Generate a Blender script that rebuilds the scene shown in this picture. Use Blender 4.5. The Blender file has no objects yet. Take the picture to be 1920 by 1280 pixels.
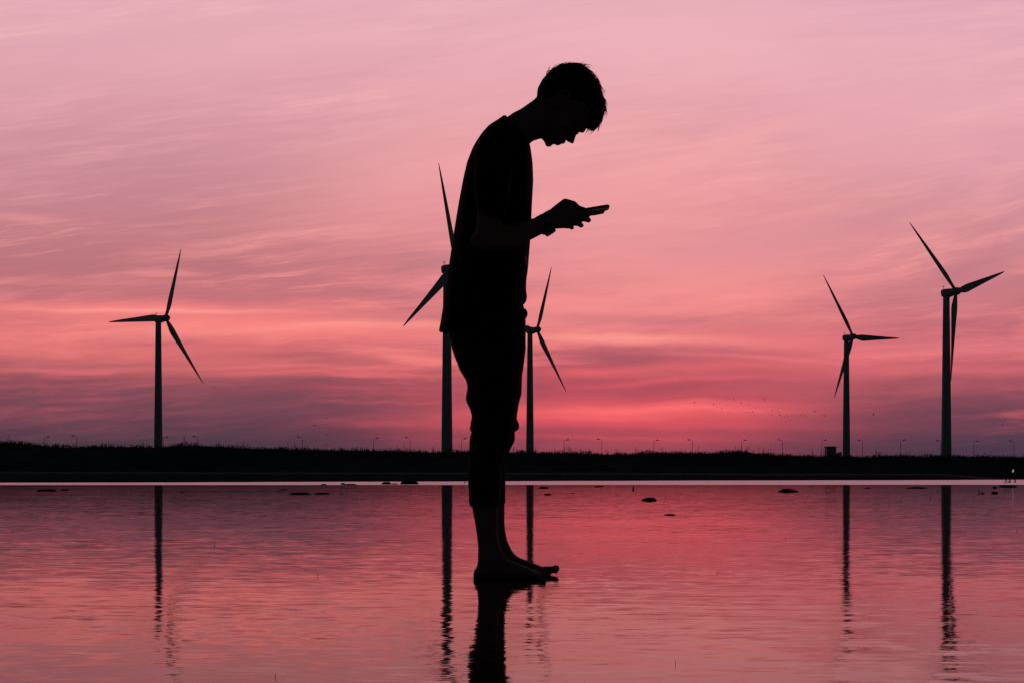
import bpy, bmesh, math, random
from mathutils import Vector, Matrix, noise
random.seed(7)
S = bpy.context.scene
C = S.collection
PI = math.pi

# ------------------------------------------------------------------ camera
F = 2667.0; H = 0.312; YH = 895.5; CX = 960.0        # focal length in photo pixels, eye height, horizon row
cam_d = bpy.data.cameras.new('camera'); cam = bpy.data.objects.new('camera', cam_d); C.objects.link(cam)
cam_d.sensor_width = 36.0; cam_d.lens = 36.0 * F / 1920.0
cam_d.shift_y = (YH - 640.0) / 1920.0
cam_d.clip_start = 0.05; cam_d.clip_end = 8000
cam.location = (0, 0, H); cam.rotation_euler = (PI / 2, 0, 0)
S.camera = cam
S.view_settings.view_transform = 'Standard'; S.view_settings.look = 'None'
S.view_settings.exposure = 0; S.view_settings.gamma = 1

def lin(h):
    h = h.lstrip('#'); o = []
    for i in (0, 2, 4):
        c = int(h[i:i + 2], 16) / 255.0
        o.append(c / 12.92 if c <= 0.04045 else ((c + 0.055) / 1.055) ** 2.4)
    return (o[0], o[1], o[2], 1.0)

# ------------------------------------------------------------------ sky
class NT:
    def __init__(s, tree): s.t = tree; s.n = tree.nodes; s.l = tree.links
    def new(s, kind, **kw):
        nd = s.n.new(kind)
        for k, v in kw.items(): setattr(nd, k, v)
        return nd
    def put(s, sock, v):
        if isinstance(v, bpy.types.NodeSocket): s.l.new(v, sock)
        else: sock.default_value = v
    def math(s, op, a, b=None, c=None, clamp=False):
        nd = s.new('ShaderNodeMath', operation=op, use_clamp=clamp); s.put(nd.inputs[0], a)
        if b is not None: s.put(nd.inputs[1], b)
        if c is not None: s.put(nd.inputs[2], c)
        return nd.outputs[0]
    def vec(s, op, a, b=None):
        nd = s.new('ShaderNodeVectorMath', operation=op); s.put(nd.inputs[0], a)
        if b is not None: s.put(nd.inputs[1], b)
        return nd.outputs['Value'] if op in ('DOT_PRODUCT', 'LENGTH') else nd.outputs[0]
    def comb(s, x, y, z):
        nd = s.new('ShaderNodeCombineXYZ')
        for i, v in enumerate((x, y, z)): s.put(nd.inputs[i], v)
        return nd.outputs[0]
    def sep(s, v):
        nd = s.new('ShaderNodeSeparateXYZ'); s.put(nd.inputs[0], v); return nd.outputs
    def noise(s, v, scale=1.0, detail=3.0, rough=0.5, dist=0.0, col=False):
        nd = s.new('ShaderNodeTexNoise'); s.put(nd.inputs['Vector'], v)
        nd.inputs['Scale'].default_value = scale; nd.inputs['Detail'].default_value = detail
        nd.inputs['Roughness'].default_value = rough; nd.inputs['Distortion'].default_value = dist
        return nd.outputs['Color' if col else 'Fac']
    def ramp(s, fac, pts, interp='LINEAR'):
        nd = s.new('ShaderNodeValToRGB'); s.put(nd.inputs[0], fac); r = nd.color_ramp; r.interpolation = interp
        while len(r.elements) < len(pts): r.elements.new(0.5)
        for e, (p, c) in zip(r.elements, sorted(pts, key=lambda q: q[0])): e.position = p; e.color = c
        return nd.outputs[0]
    def mix(s, f, a, b, mode='MIX'):
        nd = s.new('ShaderNodeMix', data_type='RGBA', blend_type=mode); s.put(nd.inputs[0], f)
        s.put(nd.inputs[6], a); s.put(nd.inputs[7], b); return nd.outputs[2]
    def smooth(s, v, a, b, lo=0.0, hi=1.0):
        nd = s.new('ShaderNodeMapRange', interpolation_type='SMOOTHSTEP'); s.put(nd.inputs[0], v)
        nd.inputs[1].default_value = a; nd.inputs[2].default_value = b
        nd.inputs[3].default_value = lo; nd.inputs[4].default_value = hi
        return nd.outputs[0]

W = bpy.data.worlds.new('World'); S.world = W; W.use_nodes = True
W.node_tree.nodes.clear(); n = NT(W.node_tree)
tc = n.new('ShaderNodeTexCoord').outputs['Generated']
dx, dy, dz = n.sep(tc)
yc = n.math('MAXIMUM', dy, 0.22)
# U runs with azimuth, V falls with elevation; one unit is 1/2.667 of a tangent
U = n.math('MULTIPLY_ADD', n.math('DIVIDE', dx, yc), 2.667, 0.960)
V = n.math('MULTIPLY_ADD', n.math('DIVIDE', n.math('MAXIMUM', dz, 0.0), yc), -2.667, 0.8955)
P = n.comb(U, V, 0.0)
# slow warp so that every band wanders
w1 = n.noise(n.vec('MULTIPLY', P, (2.2, 5.0, 1)), 1.0, 4, 0.55, col=True)
w2 = n.noise(n.vec('MULTIPLY', P, (6.0, 26.0, 1)), 1.0, 4, 0.6, col=True)
warp = n.vec('ADD', n.vec('MULTIPLY', n.vec('SUBTRACT', w1, (.5, .5, .5)), (0.24, 0.045, 0)),
             n.vec('MULTIPLY', n.vec('SUBTRACT', w2, (.5, .5, .5)), (0.06, 0.012, 0)))
PW = n.vec('ADD', P, warp)
UW, VW, _ = n.sep(PW)
VB = n.math('ADD', n.math('MULTIPLY', V, 0.45), n.math('MULTIPLY', VW, 0.55))

def col(pts): return [(p / 900.0, lin(c)) for p, c in pts]
Vn = n.math('DIVIDE', VB, 0.9, clamp=True)
left = n.ramp(Vn, col([(0, 'E5ACB7'), (110, 'E0A5B0'), (210, 'D99BA6'), (300, 'CE9099'), (400, 'C48088'), (500, 'BE757D'), (560, 'C5727A'),
                       (610, 'D8757A'), (660, 'C96A70'), (700, 'A3585F'), (730, '854C58'), (775, '6A4251'), (815, '543C4A'), (845, '483746'), (895, '40323F')]))
mid = n.ramp(Vn, col([(0, 'E7AEB9'), (110, 'E9ABB5'), (210, 'E5A3AB'), (300, 'E89EA4'), (380, 'E8989C'), (460, 'E38E92'), (540, 'F08B8C'),
                      (600, 'DE7E81'), (645, 'DC7175'), (690, 'B85863'), (735, 'BC545F'), (775, 'CC535F'), (810, 'A44857'), (840, '7E4152'), (895, '5E3745')]))
right = n.ramp(Vn, col([(0, 'E4AAB9'), (110, 'E7ABB7'), (210, 'E5A6B0'), (300, 'E09DA7'), (400, 'D48F98'), (500, 'C98089'), (560, 'CC7A83'),
                        (620, 'D5737B'), (665, 'CE6A74'), (700, 'A85863'), (740, '8A4C5B'), (780, '6F4354'), (820, '543C4C'), (850, '49384A'), (895, '403444')]))
low = n.smooth(V, 0.30, 0.66)                       # 0 high in the sky, 1 near the horizon
sky = n.mix(n.smooth(n.math('MULTIPLY_ADD', low, -0.20, UW), 0.25, 0.92), left, mid)
sky = n.mix(n.smooth(UW, 1.25, 1.80), sky, right)

# fine streaks of cirrus: high ones climb to the right, low ones lie flat
tilt = n.math('MULTIPLY', n.math('SUBTRACT', U, 0.7), n.math('MULTIPLY_ADD', low, -0.08, 0.13))
PS = n.comb(U, n.math('ADD', V, tilt), 0.0)
PS = n.vec('ADD', PS, n.vec('MULTIPLY', n.vec('SUBTRACT', w1, (.5, .5, .5)), (0.25, 0.055, 0)))
s1 = n.noise(n.vec('MULTIPLY', PS, (1.6, 13.0, 1)), 1.0, 6, 0.62)
s2 = n.noise(n.vec('ADD', n.vec('MULTIPLY', PS, (3.4, 40.0, 1)), (7.3, 2.2, 5)), 1.0, 6, 0.68)
s3 = n.noise(n.vec('ADD', n.vec('MULTIPLY', PW, (2.0, 9.0, 1)), (3.1, 12.2, 8)), 1.0, 5, 0.55)
st = n.math('ADD', n.math('MULTIPLY', n.math('SUBTRACT', s1, 0.5), 0.9), n.math('MULTIPLY', n.math('SUBTRACT', s2, 0.5), 0.6))
amp = n.math('MULTIPLY', n.math('MULTIPLY_ADD', low, 0.78, 0.62), n.smooth(V, 0.84, 0.66, 0.30, 1.0))
stA = n.math('MULTIPLY', st, amp)
fine = n.noise(n.vec('ADD', n.vec('MULTIPLY', PS, (8.0, 95.0, 1)), (1.3, 4.2, 9)), 1.0, 4, 0.6)
patch = n.smooth(n.noise(n.vec('MULTIPLY', PS, (1.7, 4.5, 1)), 1.0, 3, 0.5), 0.36, 0.62, 0.35, 1.25)
stA = n.math('MULTIPLY', n.math('ADD', stA, n.math('MULTIPLY', n.math('SUBTRACT', fine, 0.5), 0.32)), patch)
bright = n.math('MULTIPLY', n.smooth(stA, -0.05, 0.26), 0.78)
dark = n.math('MULTIPLY', n.smooth(n.math('MULTIPLY', stA, -1.0), -0.03, 0.30), 0.55)
hotc = n.ramp(n.math('DIVIDE', V, 0.9, clamp=True), col([(0, 'F2BAC0'), (300, 'F7B2B1'), (500, 'FF9F99'), (620, 'FF928A'), (700, 'F4737A'), (770, 'DC6268'), (820, '98505F'), (895, '5A3E4A')]))
coldc = n.ramp(n.math('DIVIDE', V, 0.9, clamp=True), col([(0, 'D8A0AF'), (300, 'C78B98'), (500, 'AC707C'), (620, '9A5C6C'), (700, '7A4758'), (770, '5F3D4E'), (820, '4A3645'), (895, '3C303C')]))
sky = n.mix(bright, sky, hotc)
sky = n.mix(dark, sky, coldc)
sky = n.mix(n.math('MULTIPLY', n.smooth(s3, 0.5, 0.72), n.math('MULTIPLY', low, 0.45)), sky, coldc)

FEAT = [  # x, y, half-length, half-height, tilt (deg, + falls to the right), colour, strength
    (230, 583, 330, 13, 0.5, 'F98580', .75), (60, 640, 210, 26, 0, 'EE807C', .55), (540, 618, 300, 20, 2, 'FF8782', .85), (300, 587, 220, 4, 1, 'FFA098', .7), (720, 612, 260, 6, -2, 'FF9890', .7), (120, 692, 200, 5, 0, 'E8747A', .55), (520, 688, 240, 4, 0, 'E8757B', .6), (380, 648, 300, 5, 1, 'C4606C', .5),
    (400, 668, 260, 20, 1, 'E87672', .6), (600, 668, 240, 8, 0, 'A65764', .55), (800, 672, 95, 9, 4, 'FF8A84', .8),
    (560, 700, 280, 7, 0, 'E46E6E', .7), (100, 712, 260, 12, 0, '8A4C58', .5), (700, 731, 260, 8, 0, 'B4525F', .5), (640, 770, 300, 22, 0, '6E4556', .55), (250, 745, 300, 22, 0, '744656', .5),
    (1165, 637, 210, 8, 1.5, 'FF9C92', .9), (1060, 575, 150, 30, -4, 'FF928E', .6), (1290, 575, 230, 16, -9, 'FB918E', .5),
    (1200, 600, 260, 12, 3, 'C4707C', .5), (1130, 672, 220, 14, 0, 'A85766', .6), (1080, 700, 110, 8, -4, 'E8636C', .7), (1330, 690, 260, 12, -3, 'E66C6E', .6),
    (1200, 735, 210, 10, -3, '9C4B5B', .6), (1165, 775, 210, 14, -1, 'FF6C6C', 1.0), (1330, 762, 150, 8, -2, 'F06570', .6), (1250, 772, 190, 4, -1, 'FF7A7C', .7), (1120, 788, 140, 4, 0, 'FF6C70', .6), (1280, 752, 160, 4, -3, 'A04A5A', .5), (1300, 715, 200, 5, -4, 'E8606C', .6), (1450, 672, 240, 5, 2, 'EA7880', .6),
    (1160, 797, 330, 7, 0, 'D5515F', .7), (1230, 812, 260, 4, 0, '8E4455', .6), (1150, 824, 260, 4, 0, 'C04C5B', .6),
    (1470, 640, 210, 14, 1, 'E87980', .6), (1720, 690, 230, 10, 1, 'DC6C75', .75), (1560, 700, 210, 14, -2, 'C8606B', .5), (1850, 650, 170, 12, -2, 'D97780', .5),
    (40, 408, 70, 8, 3, 'EE9A9C', .55), (1250, 545, 200, 12, -9, 'F99490', .5), (960, 290, 330, 40, -14, 'F2A8A8', .35),
    (1280, 290, 220, 14, -16, 'F5ABAA', .5), (1330, 110, 320, 60, 4, 'F2B6BA', .4), (500, 80, 220, 30, -10, 'ECB0B6', .35),
    (1150, 380, 220, 80, -12, 'F2A2A4', .45), (1350, 490, 330, 60, -7, 'F09A9A', .35),
    (1700, 270, 300, 50, 14, 'EBA6B0', .35), (130, 330, 260, 70, 0, 'C48898', .35), (1500, 430, 260, 40, -8, 'DA919D', .4),
]
for (x, y, a, b, t, c, k) in FEAT:
    mp = n.new('ShaderNodeMapping', vector_type='TEXTURE'); n.l.new(PW, mp.inputs[0])
    mp.inputs['Location'].default_value = (x / 1000, y / 1000, 0)
    mp.inputs['Rotation'].default_value = (0, 0, math.radians(t))
    mp.inputs['Scale'].default_value = (a / 1000, b / 1000, 1)
    d2 = n.vec('DOT_PRODUCT', mp.outputs[0], mp.outputs[0])
    g = n.math('MULTIPLY', n.math('POWER', 0.42, d2), k)
    sky = n.mix(g, sky, lin(c))
# soft red glow round the set sun
mp = n.new('ShaderNodeMapping', vector_type='TEXTURE'); n.l.new(PW, mp.inputs[0])
mp.inputs['Location'].default_value = (1.17, 0.79, 0); mp.inputs['Scale'].default_value = (0.30, 0.075, 1)
g = n.math('MULTIPLY', n.math('POWER', 0.4, n.vec('DOT_PRODUCT', mp.outputs[0], mp.outputs[0])), 0.33)
sky = n.mix(g, sky, lin('E85A62'))
# the overhead and eastern sky is already dim blue dusk
nis = n.new('ShaderNodeTexSky', sky_type='NISHITA'); nis.sun_disc = False
nis.sun_elevation = math.radians(0.5); nis.sun_rotation = math.radians(4.5); nis.air_density = 1.0
dusk = n.mix(1.0, n.mix(0.02, (0, 0, 0, 1), nis.outputs[0]), (0.0036, 0.0062, 0.0078, 1), 'ADD')
fade = n.math('MULTIPLY', n.smooth(dy, 0.30, 0.85), n.smooth(dz, 0.72, 0.33))
sky = n.mix(fade, dusk, sky)
bg = n.new('ShaderNodeBackground'); n.l.new(sky, bg.inputs[0]); bg.inputs[1].default_value = 1.0
out = n.new('ShaderNodeOutputWorld'); n.l.new(bg.outputs[0], out.inputs[0])

# ------------------------------------------------------------------ helpers
def tag(o, label=None, cat=None, group=None, kind=None):
    if label: o['label'] = label
    if cat: o['category'] = cat
    if group: o['group'] = group
    if kind: o['kind'] = kind
    return o

def obj(name, bm, mat, parent=None, smooth=False):
    me = bpy.data.meshes.new(name)
    if isinstance(bm, bpy.types.Mesh): me = bm
    else:
        bmesh.ops.recalc_face_normals(bm, faces=bm.faces[:]); bm.to_mesh(me); bm.free()
    me.materials.clear(); me.materials.append(mat)
    if smooth: me.polygons.foreach_set('use_smooth', [True] * len(me.polygons))
    o = bpy.data.objects.new(name, me); C.objects.link(o)
    if parent: o.parent = parent
    return o

def empty(name, loc=(0, 0, 0), rz=0.0):
    o = bpy.data.objects.new(name, None); C.objects.link(o)
    o.location = loc; o.rotation_euler = (0, 0, rz); o.empty_display_size = 0.2
    return o

def mat(name, base, rough=0.7, var=0.25, scale=8.0, bump=0.0, spec=0.5, metal=0.0, emit=None):
    m = bpy.data.materials.new(name); m.use_nodes = True; m.node_tree.nodes.clear(); k = NT(m.node_tree)
    tcn = k.new('ShaderNodeTexCoord').outputs['Object']
    nz = k.noise(tcn, scale, 5, 0.6)
    a = tuple(c * (1 - var) for c in base) + (1,); b = tuple(min(1, c * (1 + var)) for c in base) + (1,)
    cc = k.ramp(nz, [(0.3, a), (0.7, b)])
    p = k.new('ShaderNodeBsdfPrincipled'); k.l.new(cc, p.inputs['Base Color'])
    p.inputs['Roughness'].default_value = rough; p.inputs['Metallic'].default_value = metal
    p.inputs['Specular IOR Level'].default_value = spec
    if emit: p.inputs['Emission Color'].default_value = emit[:3] + (1,); p.inputs['Emission Strength'].default_value = emit[3]
    if bump:
        b_ = k.new('ShaderNodeBump'); b_.inputs['Strength'].default_value = 0.5; b_.inputs['Distance'].default_value = bump
        k.l.new(k.noise(tcn, scale * 4, 4, 0.6), b_.inputs['Height']); k.l.new(b_.outputs[0], p.inputs['Normal'])
    o = k.new('ShaderNodeOutputMaterial'); k.l.new(p.outputs[0], o.inputs[0])
    return m

M_skin = mat('skin', (0.125, 0.086, 0.080), 0.85, 0.12, 20, spec=0.03)
M_shirt = mat('black_cotton', (0.012, 0.012, 0.013), 0.95, 0.25, 90, 0.001, spec=0.05)
M_trous = mat('dark_twill', (0.014, 0.014, 0.017), 0.95, 0.3, 70, 0.001, spec=0.05)
M_hair = mat('black_hair', (0.010, 0.009, 0.009), 0.7, 0.3, 60, spec=0.1)
M_strap = mat('watch_rubber', (0.02, 0.02, 0.025), 0.6, 0.2, 60, spec=0.2)
M_glass = mat('watch_glass', (0.05, 0.07, 0.12), 0.15, 0.1, 30, spec=0.6)
M_phone = mat('phone_shell', (0.02, 0.02, 0.02), 0.5, 0.1, 40, spec=0.2)
M_screen = mat('dark_glass', (0.015, 0.015, 0.018), 0.2, 0.1, 40, spec=0.3)
M_print = mat('pale_print', (0.55, 0.6, 0.68), 0.8, 0.1, 80)
M_eye = mat('eye', (0.08, 0.07, 0.07), 0.6, 0.3, 60)
M_turb = mat('turbine_paint', (0.32, 0.40, 0.46), 0.7, 0.05, 0.1, spec=0.05)
M_pole = mat('galvanised_pole', (0.10, 0.10, 0.11), 0.6, 0.2, 4, spec=0.2)
M_veg = mat('scrub_leaves', (0.03, 0.06, 0.06), 1.0, 0.4, 0.6, spec=0.0)
M_mud = mat('mud', (0.015, 0.025, 0.028), 1.0, 0.35, 0.25, spec=0.05)
M_earth = mat('earth', (0.022, 0.044, 0.047), 1.0, 0.35, 0.2, spec=0.0)
M_conc = mat('concrete', (0.06, 0.075, 0.085), 0.9, 0.2, 0.6, spec=0.1)
M_rock = mat('wet_rock', (0.009, 0.009, 0.010), 0.9, 0.4, 12, 0.004, spec=0.02)
M_weed = mat('seaweed', (0.009, 0.010, 0.010), 0.9, 0.4, 20, 0.003, spec=0.02)
M_twig = mat('dead_twig', (0.03, 0.025, 0.022), 0.9, 0.3, 30, spec=0.05)
M_bird = mat('bird_feathers', (0.04, 0.035, 0.04), 0.9, 0.3, 10, spec=0.05)
M_hut = mat('painted_steel_wall', (0.22, 0.26, 0.28), 0.7, 0.15, 1.0, spec=0.2)
M_hutr = mat('sheet_roof', (0.10, 0.11, 0.12), 0.7, 0.15, 1.0, spec=0.2)
M_torch = mat('lit_lens', (0.8, 0.8, 0.8), 0.3, 0.02, 5, emit=(0.95, 0.93, 1.0, 0.36))
M_cloth = mat('dark_jacket', (0.015, 0.015, 0.018), 0.95, 0.2, 20, spec=0.03)

def X(px, Y=4.5): return (px - CX) / F * Y
def Z(py, Y=4.5): return H - (py - YH) / F * Y

def loft(bm, rings, cap=True):
    vs = [[bm.verts.new(p) for p in r] for r in rings]
    N = len(vs[0])
    for a, b in zip(vs, vs[1:]):
        for i in range(N):
            bm.faces.new((a[i], a[(i + 1) % N], b[(i + 1) % N], b[i]))
    if cap:
        bm.faces.new(vs[0][::-1]); bm.faces.new(vs[-1])

def ering(c, a, b, N=24, e=2.0):
    """superelliptic ring round c with half axes a and b"""
    o = []
    for i in range(N):
        t = 2 * PI * i / N; ct, s_ = math.cos(t), math.sin(t)
        u = math.copysign(abs(ct) ** (2 / e), ct); v = math.copysign(abs(s_) ** (2 / e), s_)
        o.append(c + a * u + b * v)
    return o

def pairs(bm, rows, Y=4.5, e=2.2, N=28, sub=3):
    """rows: (backpx, backpy, frontpx, frontpy, halfwidth[, Y]); the side outline of a body part, lofted with real width"""
    rr = []
    for r, q in zip(rows, rows[1:]):
        r = list(r) + ([Y] if len(r) == 5 else []); q = list(q) + ([Y] if len(q) == 5 else [])
        for k in range(sub): rr.append([a + (b - a) * k / sub for a, b in zip(r, q)])
    rr.append(q)
    rings = []
    for (bx, by, fx, fy, w, y) in rr:
        B = Vector((X(bx, y), y, Z(by, y))); Fv = Vector((X(fx, y), y, Z(fy, y)))
        rings.append(ering((B + Fv) / 2, (Fv - B) / 2, Vector((0, w, 0)), N, e))
    loft(bm, rings)

def ball(bm, c, r, sc=(1, 1, 1), rot=None):
    m_ = Matrix.Translation(c) @ (rot or Matrix.Identity(4)) @ Matrix.Diagonal((sc[0], sc[1], sc[2], 1))
    bmesh.ops.create_icosphere(bm, subdivisions=3, radius=r, matrix=m_)

def chain(bm, pts, rad, N=14):
    for i, (p, r) in enumerate(zip(pts, rad)): ball(bm, p, r)
    for (p, r), (q, s_) in zip(zip(pts, rad), list(zip(pts, rad))[1:]):
        d = (q - p)
        if d.length < 1e-6: continue
        a = d.orthogonal().normalized(); b = d.normalized().cross(a)
        loft(bm, [ering(p, a * r, b * r, N), ering(q, a * s_, b * s_, N)])

def tube(bm, pts, rad, N=6):
    """open polyline tube with one shared ring per point"""
    rings = []
    for i, p in enumerate(pts):
        d = (pts[min(i + 1, len(pts) - 1)] - pts[max(i - 1, 0)]).normalized()
        a = d.orthogonal().normalized() if i == 0 else (rings_a - d * rings_a.dot(d)).normalized()
        rings_a = a; b = d.cross(a)
        rings.append(ering(p, a * rad[i], b * rad[i], N))
    loft(bm, rings)

def box(bm, c, s, rot=None):
    m_ = Matrix.Translation(c) @ (rot or Matrix.Identity(4)) @ Matrix.Diagonal((s[0], s[1], s[2], 1))
    bmesh.ops.create_cube(bm, size=1.0, matrix=m_)

def fused(bm, voxel, smooth=4, fac=0.5):
    """union of the pieces as one continuous surface"""
    me = bpy.data.meshes.new('tmp'); bmesh.ops.recalc_face_normals(bm, faces=bm.faces[:]); bm.to_mesh(me); bm.free()
    o = bpy.data.objects.new('tmp', me); C.objects.link(o)
    r = o.modifiers.new('r', 'REMESH'); r.mode = 'VOXEL'; r.voxel_size = voxel; r.use_smooth_shade = True
    s_ = o.modifiers.new('s', 'SMOOTH'); s_.iterations = smooth; s_.factor = fac
    dg = bpy.context.evaluated_depsgraph_get(); dg.update()
    res = bpy.data.meshes.new_from_object(o.evaluated_get(dg))
    bpy.data.objects.remove(o)
    return res

# ------------------------------------------------------------------ water, ground
def grid_obj(name, xs, ys, zf, m, smooth=True):
    bm = bmesh.new(); vv = [[bm.verts.new((x, y, zf(x, y))) for x in xs] for y in ys]
    for j in range(len(ys) - 1):
        for i in range(len(xs) - 1): bm.faces.new((vv[j][i], vv[j][i + 1], vv[j + 1][i + 1], vv[j + 1][i]))
    o = obj(name, bm, m, smooth=smooth); o['kind'] = 'structure'; return o

def mud_edge(x): return max(85.0, min(330.0, 143.0 + 1.35 * x + 5 * math.sin(x * 0.08) + 2.2 * math.sin(x * 0.31)))
BT = [(-900, 822), (-300, 822), (0, 827), (40, 828), (75, 833), (100, 834), (200, 835), (290, 836), (350, 832), (380, 833), (480, 838), (560, 840), (650, 842), (760, 843),
      (830, 845), (900, 844), (960, 846), (1030, 846), (1085, 846), (1130, 849), (1180, 849), (1215, 846), (1300, 846), (1400, 845), (1440, 849), (1490, 854), (1560, 852),
      (1600, 854), (1640, 854), (1700, 852), (1790, 853), (1860, 854), (1920, 856), (2400, 858), (3200, 858)]
def bank_y(x): return max(190.0, min(360.0, 255.0 + 0.45 * x))
def bank_top(x):
    y = bank_y(x); px = CX + x / y * F
    px = max(-900, min(3200, px))
    for (a, ya), (b, yb) in zip(BT, BT[1:]):
        if a <= px <= b: py = ya + (yb - ya) * (px - a) / (b - a); break
    return H + (YH - py) * y / F
def ground_z(x, y):
    e = mud_edge(x); b = bank_y(x); t = bank_top(x) - 0.22 + .30 * noise.noise(Vector((x * .33, 7, 0))) + .16 * noise.noise(Vector((x * 1.1, 2, 0)))
    if y < e - 2: return -0.16 - 0.25 * min(1, max(0, (60 - y) / 60)) + (0.0 if y > 70 else 0)
    if y < e: return -0.16 + 0.22 * (y - e + 2) / 2
    k = y - e; z = 0.06 + min(1.0, k / max(10, b - e - 22)) * 0.75
    nz = noise.noise(Vector((x * .05, y * .05, 0))) * .06
    if y > b - 22:
        q = (y - b + 22) / 22
        if q < 1: z = 0.81 + (t - 0.81) * (3 * q * q - 2 * q ** 3)
        else:
            q2 = min(1, (y - b) / 30); z = t + (1.5 - t) * (3 * q2 * q2 - 2 * q2 ** 3)
        nz = noise.noise(Vector((x * .15, y * .15, 3))) * .25 * min(1, max(0, q))
    return z + nz
xs = [-4000, -2500, -1500, -900, -600, -400] + [-300 + 3.0 * i for i in range(201)] + [400, 600, 900, 1500, 2500, 4000]
ys = [-1200, -600, -200, -60, -20, -5, 5, 20, 40, 60, 75] + [82 + 2.0 * i for i in range(160)] + [420, 470, 550, 700, 900, 1300, 2000, 3200, 5000]
grid_obj('ground', xs, ys, ground_z, M_earth)

# water: mirror-like skin over a silty bed, its facets tilted by wind ripples
mw = bpy.data.materials.new('shallow_water'); mw.use_nodes = True; mw.node_tree.nodes.clear(); k = NT(mw.node_tree)
pos = k.new('ShaderNodeTexCoord').outputs['Object']
warpc = k.noise(k.vec('MULTIPLY', pos, (0.5, 1.2, 1)), 1.0, 3, 0.5, col=True)
pw = k.vec('ADD', pos, k.vec('MULTIPLY', k.vec('SUBTRACT', warpc, (.5, .5, .5)), (0.5, 0.35, 0)))
r1 = k.vec('SUBTRACT', k.noise(k.vec('MULTIPLY', pw, (3.2, 13.0, 1)), 1.0, 4, 0.6, col=True), (.5, .5, .5))
r2 = k.vec('SUBTRACT', k.noise(k.vec('ADD', k.vec('MULTIPLY', pw, (13.0, 48.0, 1)), (3, 9, 2)), 1.0, 3, 0.6, col=True), (.5, .5, .5))
big = k.noise(k.vec('MULTIPLY', pos, (0.10, 0.55, 1)), 1.0, 4, 0.55)
calm = k.smooth(big, 0.36, 0.64, 0.55, 1.25)
sl = k.vec('ADD', k.vec('MULTIPLY', r1, (0.030, 0.046, 0)), k.vec('MULTIPLY', r2, (0.060, 0.095, 0)))
sl = k.vec('MULTIPLY', sl, k.comb(calm, calm, 0.0))
nrm = k.vec('NORMALIZE', k.vec('ADD', k.vec('ADD', sl, (0, 0, 1)), (0, -0.0042, 0)))
gl = k.new('ShaderNodeBsdfGlossy'); gl.inputs['Roughness'].default_value = 0.042
k.l.new(nrm, gl.inputs['Normal']); gl.inputs['Color'].default_value = (0.99, 0.93, 0.905, 1)
df = k.new('ShaderNodeBsdfDiffuse')
k.l.new(k.ramp(k.noise(pos, 1.5, 5, 0.6), [(0.3, (0.016, 0.012, 0.012, 1)), (0.7, (0.028, 0.020, 0.020, 1))]), df.inputs['Color'])
fr = k.new('ShaderNodeFresnel'); fr.inputs['IOR'].default_value = 2.35
mx = k.new('ShaderNodeMixShader'); k.l.new(fr.outputs[0], mx.inputs[0]); k.l.new(df.outputs[0], mx.inputs[1]); k.l.new(gl.outputs[0], mx.inputs[2])
o_ = k.new('ShaderNodeOutputMaterial'); k.l.new(mx.outputs[0], o_.inputs[0])
grid_obj('water', [-900, -300, -100, -30, 0, 30, 100, 300, 900], [-600, -100, 0, 5, 20, 60, 120, 200, 345], lambda x, y: 0.0, mw)

# wet sandbar between the pool and the mud: rough film of water over sand, catches the high sky
ms = bpy.data.materials.new('wet_sand'); ms.use_nodes = True; ms.node_tree.nodes.clear(); k = NT(ms.node_tree)
pos = k.new('ShaderNodeTexCoord').outputs['Object']
gl = k.new('ShaderNodeBsdfGlossy'); gl.inputs['Roughness'].default_value = 0.42; gl.inputs['Color'].default_value = (0.95, 0.80, 0.86, 1)
sn = k.vec('SUBTRACT', k.noise(k.vec('MULTIPLY', pos, (0.8, 1.5, 1)), 1.0, 4, 0.6, col=True), (.5, .5, .5))
k.l.new(k.vec('NORMALIZE', k.vec('ADD', k.vec('MULTIPLY', sn, (0.05, 0.12, 0)), (0, -0.06, 1))), gl.inputs['Normal'])
df = k.new('ShaderNodeBsdfDiffuse'); df.inputs['Color'].default_value = (0.16, 0.13, 0.13, 1)
mx = k.new('ShaderNodeMixShader'); mx.inputs[0].default_value = 0.9
k.l.new(df.outputs[0], mx.inputs[1]); k.l.new(gl.outputs[0], mx.inputs[2])
o_ = k.new('ShaderNodeOutputMaterial'); k.l.new(mx.outputs[0], o_.inputs[0])
bm = bmesh.new(); rows = []
for i in range(401):
    x = -300 + 1.5 * i
    a = 65.5 + 1.3 * math.sin(x * .06) + .7 * noise.noise(Vector((x * .2, 0, 0))) + .35 * noise.noise(Vector((x * .9, 4, 0)))
    rows.append([bm.verts.new((x, y, z)) for y, z in ((a, 0.004), (a + 1.0, 0.008), (mud_edge(x) + 1.2, 0.010))])
for a, b in zip(rows, rows[1:]):
    for j in range(2): bm.faces.new((a[j], b[j], b[j + 1], a[j + 1]))
tag(obj('sandbar', bm, ms), kind='structure')

# low concrete revetment along the foot of the bank
bm = bmesh.new(); rows = []
for i in range(161):
    x = -240 + 3.0 * i; y = bank_y(x) - 27; g = ground_z(x, y)
    rows.append([bm.verts.new(p) for p in ((x, y - 1.4, g - .1), (x, y - 1.2, g + .10), (x, y, g + .42), (x, y + .5, g + .42), (x, y + .6, g - .1))])
for a, b in zip(rows, rows[1:]):
    for j in range(4): bm.faces.new((a[j], b[j], b[j + 1], a[j + 1]))
tag(obj('seawall', bm, M_conc), 'low pale concrete seawall running along the foot of the dark bank', 'wall')

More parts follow.
